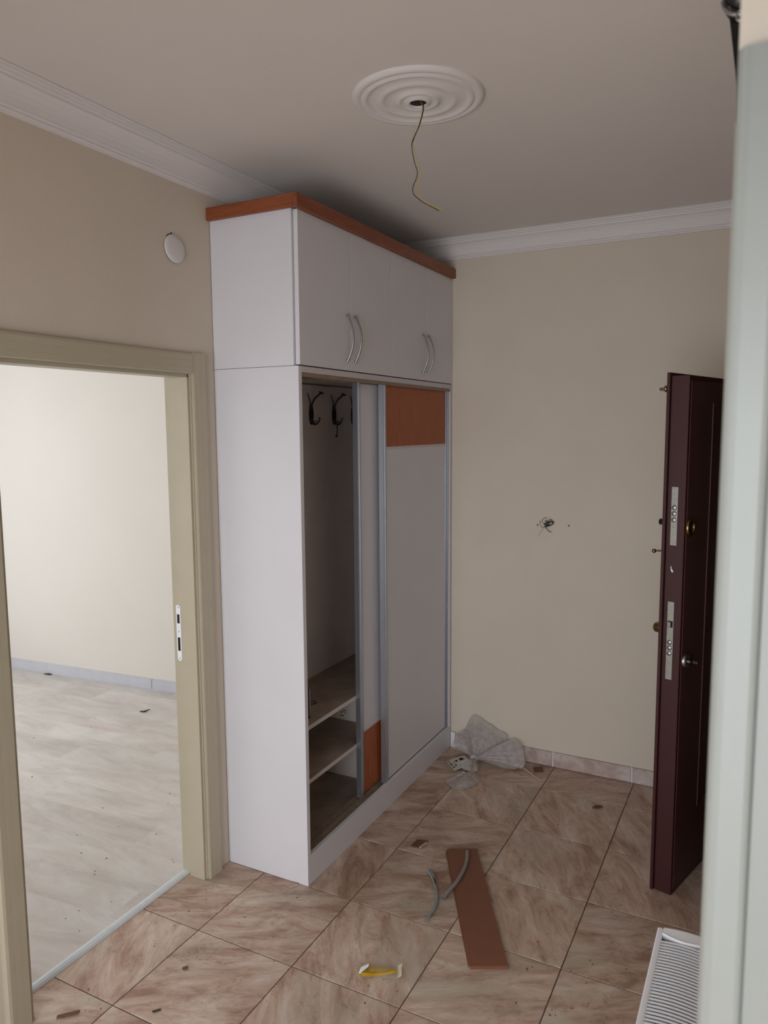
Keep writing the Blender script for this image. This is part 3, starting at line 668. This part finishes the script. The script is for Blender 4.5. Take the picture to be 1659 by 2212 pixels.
# top rim: long side rails and curved end caps
MB().box(RX0, RX0+0.013, RY0, RY1, RZ-0.012, RZ, 0.003).build('top_rail', M_rad, R_)
MB().box(RX1-0.013, RX1, RY0, RY1, RZ-0.012, RZ, 0.003).build('top_rail', M_rad, R_)
for (yo, sg) in ((RY1, -1), (RY0, 1)):
    m_ = MB(); n = 14; top = []; inn = []
    for k in range(n+1):
        s = k/n; x = RX0+0.013+(RX1-RX0-0.026)*s
        yi = yo+sg*(0.020+0.022*math.sin(math.pi*(s*0.9+0.05)))
        top.append((x, yo, RZ-0.001+arch(x)*0.6)); inn.append((x, yi, RZ-0.001+arch(x)*0.6))
    vs = top+inn+[(a, b, RZ-0.012) for a, b, c in top]+[(a, b, RZ-0.012) for a, b, c in inn]; q = n+1
    fs = []
    for k in range(n):
        fs += [(k, k+1, q+k+1, q+k), (2*q+k, 3*q+k, 3*q+k+1, 2*q+k+1), (k, 2*q+k, 2*q+k+1, k+1), (q+k, q+k+1, 3*q+k+1, 3*q+k)]
    fs += [(0, q, 3*q, 2*q), (n, 2*q+n, 3*q+n, q+n)]
    m_.add(vs, fs); m_.build('end_cap', M_rad, R_)
    MB().tube([(a, b-sg*0.0, c+0.0005) for a, b, c in inn], 0.0016, 6).build('cap_bead', M_rad, R_)
m_ = MB(); n = 8; vs = []
xa, xb = RX0+0.0128, RX1-0.0128
for k in range(n+1):
    x = xa+(xb-xa)*k/n; z = RZ-0.004+arch(x)*0.6
    vs += [(x, -0.0017, z-0.0035), (x, 0.0017, z-0.0035), (x, 0.0022, z), (x, -0.0022, z)]
fs = [(4*k+a, 4*k+(a+1) % 4, 4*k+4+(a+1) % 4, 4*k+4+a) for k in range(n) for a in range(4)] + [(0, 1, 2, 3), (4*n+3, 4*n+2, 4*n+1, 4*n)]
m_.add([(x-1.82, y, z-0.10) for x, y, z in vs], fs)
sl0 = m_.build('slat', M_rad); sl0.parent = R_; sl0.location = (0, RY1-0.049+0.93, 0)
pos = RY1-0.049-0.0104; cnt = 1
while pos > RY0+0.046:
    c = sl0.copy(); COL.objects.link(c); c.parent = R_; c.location = (0, pos+0.93, 0); pos -= 0.0104
for ya in (RY0+0.12, RY1-0.15): MB().box(RX1-0.004, ex0-0.0005, ya, ya+0.03, 0.15, 0.55).build('bracket', M_rad, R_)
MB().tube([(RX0+0.06, RY0+0.06, 0.106), (RX0+0.06, RY0+0.06, 0.0)], 0.009, 10).tube([(RX0+0.06, RY0+0.11, 0.106), (RX0+0.06, RY0+0.11, 0.0)], 0.009, 10).build('pipe', M_rad, R_)

# ------------------------------------------------------------------ black fixture high on the right wall
bl = thing('wall_fixture', 'black domed fixture with a chrome rim high at the right wall', 'fixture', (1.89, -1.2, 2.34))
yf = -1.2
dm = MB(); n = 28; vs = []; fs = []
fx, fz, frx, frz = 1.8848, 2.3520, 0.0232, 0.0370
for i in range(13):
    ph = -math.pi/2+math.pi*0.80*i/12; r = math.cos(ph); z = fz+frz*math.sin(ph)
    for k in range(n):
        t = 2*math.pi*k/n; vs.append((fx+frx*r*math.cos(t), yf+0.028*r*math.sin(t), z))
for i in range(12):
    for k in range(n): fs.append((i*n+k, i*n+(k+1) % n, (i+1)*n+(k+1) % n, (i+1)*n+k))
fs.append(tuple(12*n+k for k in range(n)))
dm.add(vs, fs, True); dm.build('dome', M_black, bl)
ring = []
for k in range(13):
    ph = math.radians(198+80*k/12); ring.append((fx+(frx+0.0012)*math.cos(ph), yf-0.020*abs(math.sin(ph))-0.004, fz+(frz+0.0015)*math.sin(ph)))
MB().tube(ring, [0.0008, 0.0024, 0.0028, 0.0028], 8).build('chrome_rim', M_chrome, bl)
MB().tube([(1.886+0.004*math.cos(t*math.pi/6), yf-0.04, 2.304+0.006*math.sin(t*math.pi/6)) for t in range(12)], 0.0016, 6).build('ring', M_chrome, bl)
MB().loft([(1.8715, 2.322), (1.908, 2.322), (1.908, 2.19), (1.884, 2.19), (1.8835, 2.235), (1.8815, 2.252)], yf-0.012, yf+0.012, lambda t, p, q: (p, t, q)).build('bracket_plate', M_black, bl)

# ------------------------------------------------------------------ things on the floor
def flat(name, poly, z1, m, label, cat, z0=0.0002, group=None, bev=0.0):
    return tag(centre(MB().prism(poly, z0, z1, bev).build(name, m)), label, cat, group)
flat('wooden_board', [(0.786, 0.478), (0.899, 0.539), (1.239, -0.080), (1.126, -0.138)], 0.0105, M_board, 'long narrow brown laminate board lying flat on the floor tiles', 'board', bev=0.001)
b0 = bpy.data.objects['wooden_board']
e = MB().prism([(0.7845, 0.4655), (0.7915, 0.4692), (1.1230, -0.1270), (1.1160, -0.1308)], 0.0002, 0.0065)
e.v = [tuple(Vector(v)-b0.location) for v in e.v]
eo = e.build('tongue_edge', M_board); eo.parent = b0
# conduit piece on the board: hollow tube
tb = [(0.876, 0.486), (0.897, 0.426), (0.912, 0.347), (0.915, 0.261), (0.907, 0.207), (0.903, 0.161)]
tz = [0.0185, 0.0185, 0.0185, 0.0178, 0.0145, 0.0085]
P = [(x, y, z) for (x, y), z in zip(tb, tz)]
t_ = MB().tube(P, 0.0078, 12, caps=False, smooth_pts=5).tube(P, 0.0058, 12, caps=False, smooth_pts=5)
t_.lathe([(0.0058, 0), (0.0078, 0)], P[-1], (P[-1][0]-P[-2][0], P[-1][1]-P[-2][1], P[-1][2]-P[-2][2]), 12, False)
cq = thing('plastic_tube', 'curved grey hollow plastic tube lying across the brown board', 'tube', (0.905, 0.3, 0.0105))
t_.build('tube_wall', M_conduit, cq)
MB().lathe([(0.0056, -0.006), (0.0056, -0.0062), (0, -0.0062)], P[-1], (P[-1][0]-P[-2][0], P[-1][1]-P[-2][1], P[-1][2]-P[-2][2]), 12, False).build('dark_bore', M_hole, cq)
ca_ = thing('cable_sheath', 'split grey-green cable sheath curved on the tiles left of the board', 'cable', (0.86, 0.15, 0))
P = [(0.778, 0.302, 0.007), (0.814, 0.261, 0.007), (0.850, 0.210, 0.007), (0.880, 0.154, 0.007), (0.896, 0.088, 0.007), (0.894, 0.042, 0.0065), (0.890, 0.012, 0.006)]
MB().tube(P, [0.007, 0.0045, 0.0055, 0.0065, 0.0065, 0.004, 0.002], 10, smooth_pts=5, flat=0.8).build('sheath', M_conduit2, ca_)
MB().tube([(0.790, 0.300, 0.009), (0.812, 0.275, 0.010), (0.832, 0.245, 0.008), (0.846, 0.222, 0.006)], [0.003, 0.0035, 0.002, 0.001], 6, smooth_pts=4).build('split_strand', M_conduit2, ca_)
MB().tube([(0.803, 0.284, 0.0085), (0.826, 0.252, 0.0095), (0.846, 0.220, 0.0095)], [0.0015, 0.0026, 0.0012], 6, smooth_pts=4).build('dark_split', M_darkgap, ca_)
MB().tube([(0.897, 0.050, 0.0065), (0.903, 0.028, 0.007), (0.902, 0.008, 0.005)], [0.003, 0.0028, 0.0015], 6, smooth_pts=4).build('end_strand', M_conduit2, ca_)

flat('wood_offcut', [(0.635, 0.499), (0.683, 0.509), (0.681, 0.445), (0.633, 0.439)], 0.004, M_chip, 'flat square brown offcut near the top of the brown board', 'offcut')
flat('pale_stub', [(0.672, 0.443), (0.681, 0.440), (0.691, 0.489), (0.682, 0.492)], 0.0095, M_palestick, 'short pale stub lying on the square brown offcut', 'stick', z0=0.0042)
tag(centre(MB().tube([(0.822, 1.402, 0.005), (0.970, 1.276, 0.005)], 0.0048, 8).build('thin_stick', M_palestick)), 'thin pale stick on the floor right of the plastic bag', 'stick')
flat('tile_shard', [(0.893, 1.408), (0.935, 1.436), (0.953, 1.388), (0.912, 1.362)], 0.007, M_chip, 'small square brown shard by the skirting past the bag', 'shard')
flat('wood_chip', [(1.262, 1.120), (1.281, 1.125), (1.305, 1.152), (1.292, 1.160), (1.270, 1.146)], 0.006, M_chip, 'brown chip on the tiles close to the maroon door', 'chip')
flat('wood_chip', [(0.062, -0.905), (0.070, -0.915), (0.112, -0.868), (0.106, -0.858)], 0.005, M_chip, 'long brown chip at the foot of the left door casing', 'chip')
flat('wood_chip', [(0.322, -0.034), (0.334, -0.040), (0.352, -0.012), (0.344, -0.008)], 0.006, M_palestick, 'pale splinter at the wardrobe bottom corner', 'chip')
flat('wood_chip', [(0.262, -0.572), (0.272, -0.577), (0.281, -0.566), (0.272, -0.556)], 0.004, M_chip, 'small brown chip alone on a front tile', 'chip')
flat('wood_chip', [(0.309, -0.757), (0.315, -0.760), (0.331, -0.741), (0.326, -0.738)], 0.003, M_chipdark, 'thin dark sliver near the bottom left of the tiled floor', 'chip')
flat('wood_chip', [(0.505, 1.335), (0.532, 1.328), (0.540, 1.342), (0.515, 1.350)], 0.004, M_chipdark, 'dark flake between the wardrobe foot and the bag', 'chip')
# curled flake in the left room
tag(centre(MB().tube([(-1.590, 1.070, 0.003), (-1.560, 1.075, 0.004), (-1.530, 1.100, 0.016)], [0.003, 0.006, 0.002], 6, smooth_pts=3).build('curled_flake', M_chipdark)), 'dark curled flake on the left room laminate', 'flake')
flat('dark_flake', [(-2.79, 1.300), (-2.74, 1.300), (-2.72, 1.312), (-2.76, 1.320)], 0.006, M_chipdark, 'dark flake far back on the left room laminate', 'flake')
# crumbs: nobody could count them
def crumbs(name, regs, label, m):
    b_ = MB()
    for (xa, xb, ya, yb_, n_) in regs:
        for _ in range(n_):
            x = random.uniform(xa, xb); y = random.uniform(ya, yb_)
            while 0.74 < x < 1.27 and -0.16 < y < 0.56: x = random.uniform(xa, xb); y = random.uniform(ya, yb_)
            s = random.uniform(0.0006, 0.0021); a = random.uniform(0, 6.28); q = random.uniform(1, 2.6)
            pl = []
            for k in range(5):
                t = 2*math.pi*k/5; px, py = s*q*math.cos(t)*random.uniform(0.7, 1.2), s*math.sin(t)*random.uniform(0.7, 1.2)
                pl.append((x+px*math.cos(a)-py*math.sin(a), y+px*math.sin(a)+py*math.cos(a)))
            b_.prism(pl, 0.0001, s*0.7+0.0008)
    o = centre(b_.build(name, m)); o['kind'] = 'stuff'; o['label'] = label; o['category'] = 'crumbs'
crumbs('floor_crumbs', [(0.05, 1.7, -0.9, 1.4, 70), (0.42, 0.6, 1.0, 1.42, 8), (1.28, 1.6, -0.6, 0.1, 30), (0.02, 0.35, -0.95, -0.2, 14)], 'scattered dark crumbs over the beige hall tiles', M_chip)
crumbs('laminate_crumbs', [(-3.0, -0.2, -0.9, 1.2, 55), (-1.0, -0.2, -0.6, 0.1, 18)], 'scattered dark crumbs over the left room laminate', M_chipdark)

# yellow piece in a clear wrapper
yw = thing('yellow_wrapper', 'clear plastic wrapper holding a yellow strip on the front tiles', 'wrapper', (0.86, -0.285, 0))
def rel(a, b):  # along the wrapper / across
    o = Vector((0.797, -0.318)); e1 = (Vector((0.925, -0.262))-o).normalized(); e2 = Vector((-e1.y, e1.x)); v = o+e1*a+e2*b; return (v.x, v.y)
MB().prism([rel(0.006, -0.021), rel(0.045, -0.022), rel(0.090, -0.014), rel(0.130, -0.001), (rel(0.112, 0.010)), rel(0.075, 0.017), rel(0.026, 0.017)], 0.002, 0.012, 0.002).build('yellow_strip', M_yellow, yw)
f_ = MB(); nx, ny = 16, 6; vs = []
for i in range(nx+1):
    for j in range(ny+1):
        a = 0.142*i/nx; b = (-0.026+0.058*j/ny)*(1+0.12*math.cos(2*math.pi*i/nx)); s = math.sin(math.pi*j/ny)*math.sin(math.pi*min(max(i/nx, 0.04), 0.96))
        x, y = rel(a, b); vs.append((x, y, 0.0015+0.014*s+random.uniform(0, 0.0018)))
f_.add(vs, [(i*(ny+1)+j, (i+1)*(ny+1)+j, (i+1)*(ny+1)+j+1, i*(ny+1)+j+1) for i in range(nx) for j in range(ny)])
f_.build('film', M_film, yw)
def crimp(a0, a1, up):
    m_ = MB(); vs = []
    for k in range(9):
        b = -0.026+0.060*k/8; x0_, y0_ = rel(a0+0.002*(k % 2), b); x1_, y1_ = rel(a1, b)
        vs += [(x0_, y0_, 0.001), (x1_, y1_, up+0.002*(k % 2))]
    m_.add(vs, [(2*k, 2*k+1, 2*k+3, 2*k+2) for k in range(8)]); return m_
M_crimp = m_glassy('milky_wrapper_end', (226, 216, 176), 0.6, 0.3)
crimp(0.010, -0.004, 0.012).build('crimped_end', M_crimp, yw); crimp(0.130, 0.146, 0.012).build('crimped_end', M_crimp, yw)
MB().add([rel(0.004, -0.018)+(0.008,), rel(0.010, -0.022)+(0.012,), rel(0.036, 0.006)+(0.017,), rel(0.034, 0.020)+(0.016,), rel(0.010, 0.004)+(0.014,)], [(0, 1, 2, 3, 4)]).build('white_fold', M_rad, yw)
pf = thing('film_scrap', 'scrap of clear film beside the left casing foot', 'plastic scrap', (0.07, -0.93, 0))
vs = []
for i in range(7):
    for j in range(3): vs.append((0.018+0.075*i/6, -0.965+0.012*j+0.045*(i/6)**0.6, 0.001+0.008*math.sin(i*1.3)**2*(j == 1)+random.uniform(0, 0.001)))
MB().add(vs, [(i*3+j, (i+1)*3+j, (i+1)*3+j+1, i*3+j+1) for i in range(6) for j in range(2)]).build('film', M_film, pf)

# leaflet under the bag
lfl = thing('folded_leaflet', 'white printed leaflet folded under the crumpled plastic bag', 'leaflet', (0.50, 1.25, 0))
A, B_, C_, D_ = Vector((0.444, 1.268, 0.003)), Vector((0.533, 1.180, 0.006)), Vector((0.612, 1.262, 0.030)), Vector((0.530, 1.338, 0.028))
A0, B0 = Vector((0.402, 1.282, 0.024)), Vector((0.518, 1.176, 0.016))
def page(p):
    n_ = (p[1]-p[0]).cross(p[3]-p[0]).normalized()*0.0006
    return MB().add([v for v in p]+[v-n_ for v in p], [(0, 1, 2, 3), (7, 6, 5, 4), (0, 4, 5, 1), (1, 5, 6, 2), (2, 6, 7, 3), (3, 7, 4, 0)])
pg = page([A, B_, C_, D_]).build('page', M_paper, lfl); page([A0, B0, B_, A]).build('flap', M_paper, lfl)
def onp(q, u, v):
    a = q[0].lerp(q[1], u); b = q[3].lerp(q[2], u); n_ = (q[1]-q[0]).cross(q[3]-q[0]).normalized(); n_ = n_ if n_.z > 0 else -n_; return a.lerp(b, v)+n_*0.0009
ink = MB()
for (u, v, du, dv) in [(0.12, 0.10, 0.05, 0.10), (0.32, 0.12, 0.20, 0.06), (0.30, 0.28, 0.06, 0.10), (0.52, 0.26, 0.18, 0.06), (0.15, 0.62, 0.22, 0.20), (0.18, 0.42, 0.18, 0.10), (0.62, 0.12, 0.18, 0.05), (0.70, 0.44, 0.12, 0.06)]:
    q = [A, B_, C_, D_]; ink.add([onp(q, u, v), onp(q, u+du, v), onp(q, u+du, v+dv), onp(q, u, v+dv)], [(0, 1, 2, 3)])
q = [A0, B0, B_, A]
for (u, v, du, dv) in [(0.0, 0.72, 1.0, 0.26), (0.28, 0.20, 0.28, 0.25), (0.06, 0.45, 0.14, 0.15)]:
    ink.add([onp(q, u, v), onp(q, u+du, v), onp(q, u+du, v+dv), onp(q, u, v+dv)], [(0, 1, 2, 3)])
ink.build('print', M_ink, lfl)

# crumpled plastic bag, lobes gathered at a knot
bg = thing('plastic_bag', 'crumpled knotted clear plastic bag slumped against the back wall', 'bag', (0.63, 1.33, 0))
KN = Vector((0.598, 1.298, 0.042))
def lobe(name, rim, mid_lift, pleats, amp, seed, knot=KN, rings=12, seg=40):
    rnd = random.Random(seed); rim = [Vector(p) for p in rim]; m = len(rim)-1; vs = []
    ph = [rnd.uniform(0, 6.28) for _ in range(4)]
    for i in range(rings+1):
        t = i/rings
        for j in range(seg+1):
            s = j/seg*m; k = min(int(s), m-1); f = s-k
            p0, p1, p2, p3 = rim[max(k-1, 0)], rim[k], rim[k+1], rim[min(k+2, m)]
            p = 0.5*((2*p1)+(-p0+p2)*f+(2*p0-5*p1+4*p2-p3)*f*f+(-p0+3*p1-3*p2+p3)*f**3)
            q = knot.lerp(p, 0.04+0.96*t)
            n_ = Vector((0.35, -0.75, 0.55))
            d = amp*(math.sin(pleats*j/seg*6.28+ph[0])*(0.35+0.65*(1-t))*min(1, t*4)+0.5*math.sin(9*t+j*0.31+ph[1])*t+0.45*math.sin(j*0.83+ph[2]-5*t)*t)
            q = q+n_*(d+mid_lift*math.sin(math.pi*t))+Vector((rnd.uniform(-1, 1), rnd.uniform(-1, 1), rnd.uniform(-1, 1)))*amp*0.03
            q.z = max(q.z, 0.0025); q.y = min(q.y, LB-0.016); 
            vs.append(q)
    MB().add(vs, [(i*(seg+1)+j, (i+1)*(seg+1)+j, (i+1)*(seg+1)+j+1, i*(seg+1)+j+1) for i in range(rings) for j in range(seg)], True).tube([vs[rings*(seg+1)+j] for j in range(seg+1)], 0.0009, 5).build(name, M_plastic, bg)
lobe('back_lobe', [(0.468, 1.430, 0.080), (0.495, 1.462, 0.145), (0.535, 1.462, 0.212), (0.600, 1.463, 0.188), (0.665, 1.463, 0.158), (0.728, 1.463, 0.132), (0.730, 1.450, 0.070)], 0.006, 5, 0.006, 1)
lobe('back_lobe', [(0.440, 1.420, 0.100), (0.500, 1.455, 0.120), (0.560, 1.460, 0.165), (0.640, 1.460, 0.130), (0.700, 1.455, 0.095)], 0.014, 6, 0.007, 2)
lobe('left_lobe', [(0.425, 1.395, 0.030), (0.452, 1.410, 0.085), (0.480, 1.425, 0.120), (0.520, 1.430, 0.120), (0.545, 1.420, 0.080)], 0.016, 7, 0.008, 3)
lobe('right_lobe', [(0.770, 1.440, 0.130), (0.812, 1.430, 0.112), (0.840, 1.405, 0.075), (0.855, 1.382, 0.030), (0.842, 1.365, 0.004)], 0.010, 5, 0.006, 4)
lobe('right_lobe', [(0.740, 1.452, 0.110), (0.800, 1.430, 0.095), (0.832, 1.395, 0.045), (0.820, 1.360, 0.006), (0.760, 1.330, 0.004)], 0.016, 6, 0.007, 5)
# handle loop lying on the floor in front
lobe('front_loop', [(0.628, 1.240, 0.006), (0.690, 1.150, 0.006), (0.668, 1.045, 0.006), (0.612, 1.006, 0.005), (0.552, 1.040, 0.005), (0.538, 1.085, 0.008), (0.560, 1.160, 0.012), (0.590, 1.180, 0.020)], 0.012, 5, 0.0035, 6, Vector((0.612, 1.150, 0.022)))
lobe('front_lobe', [(0.560, 1.270, 0.035), (0.548, 1.225, 0.040), (0.575, 1.185, 0.030), (0.622, 1.185, 0.022), (0.648, 1.225, 0.012), (0.640, 1.270, 0.010)], 0.016, 5, 0.004, 7)
kt = MB().tube([(0.585, 1.300, 0.030), (0.592, 1.288, 0.050), (0.606, 1.290, 0.056), (0.616, 1.300, 0.044), (0.610, 1.308, 0.030), (0.596, 1.300, 0.026)], [0.008, 0.011, 0.010, 0.011, 0.009, 0.007], 8, smooth_pts=4)
kt.build('knot', M_plastic, bg)

for o in bpy.data.objects:
    if '_o' in o: del o['_o']
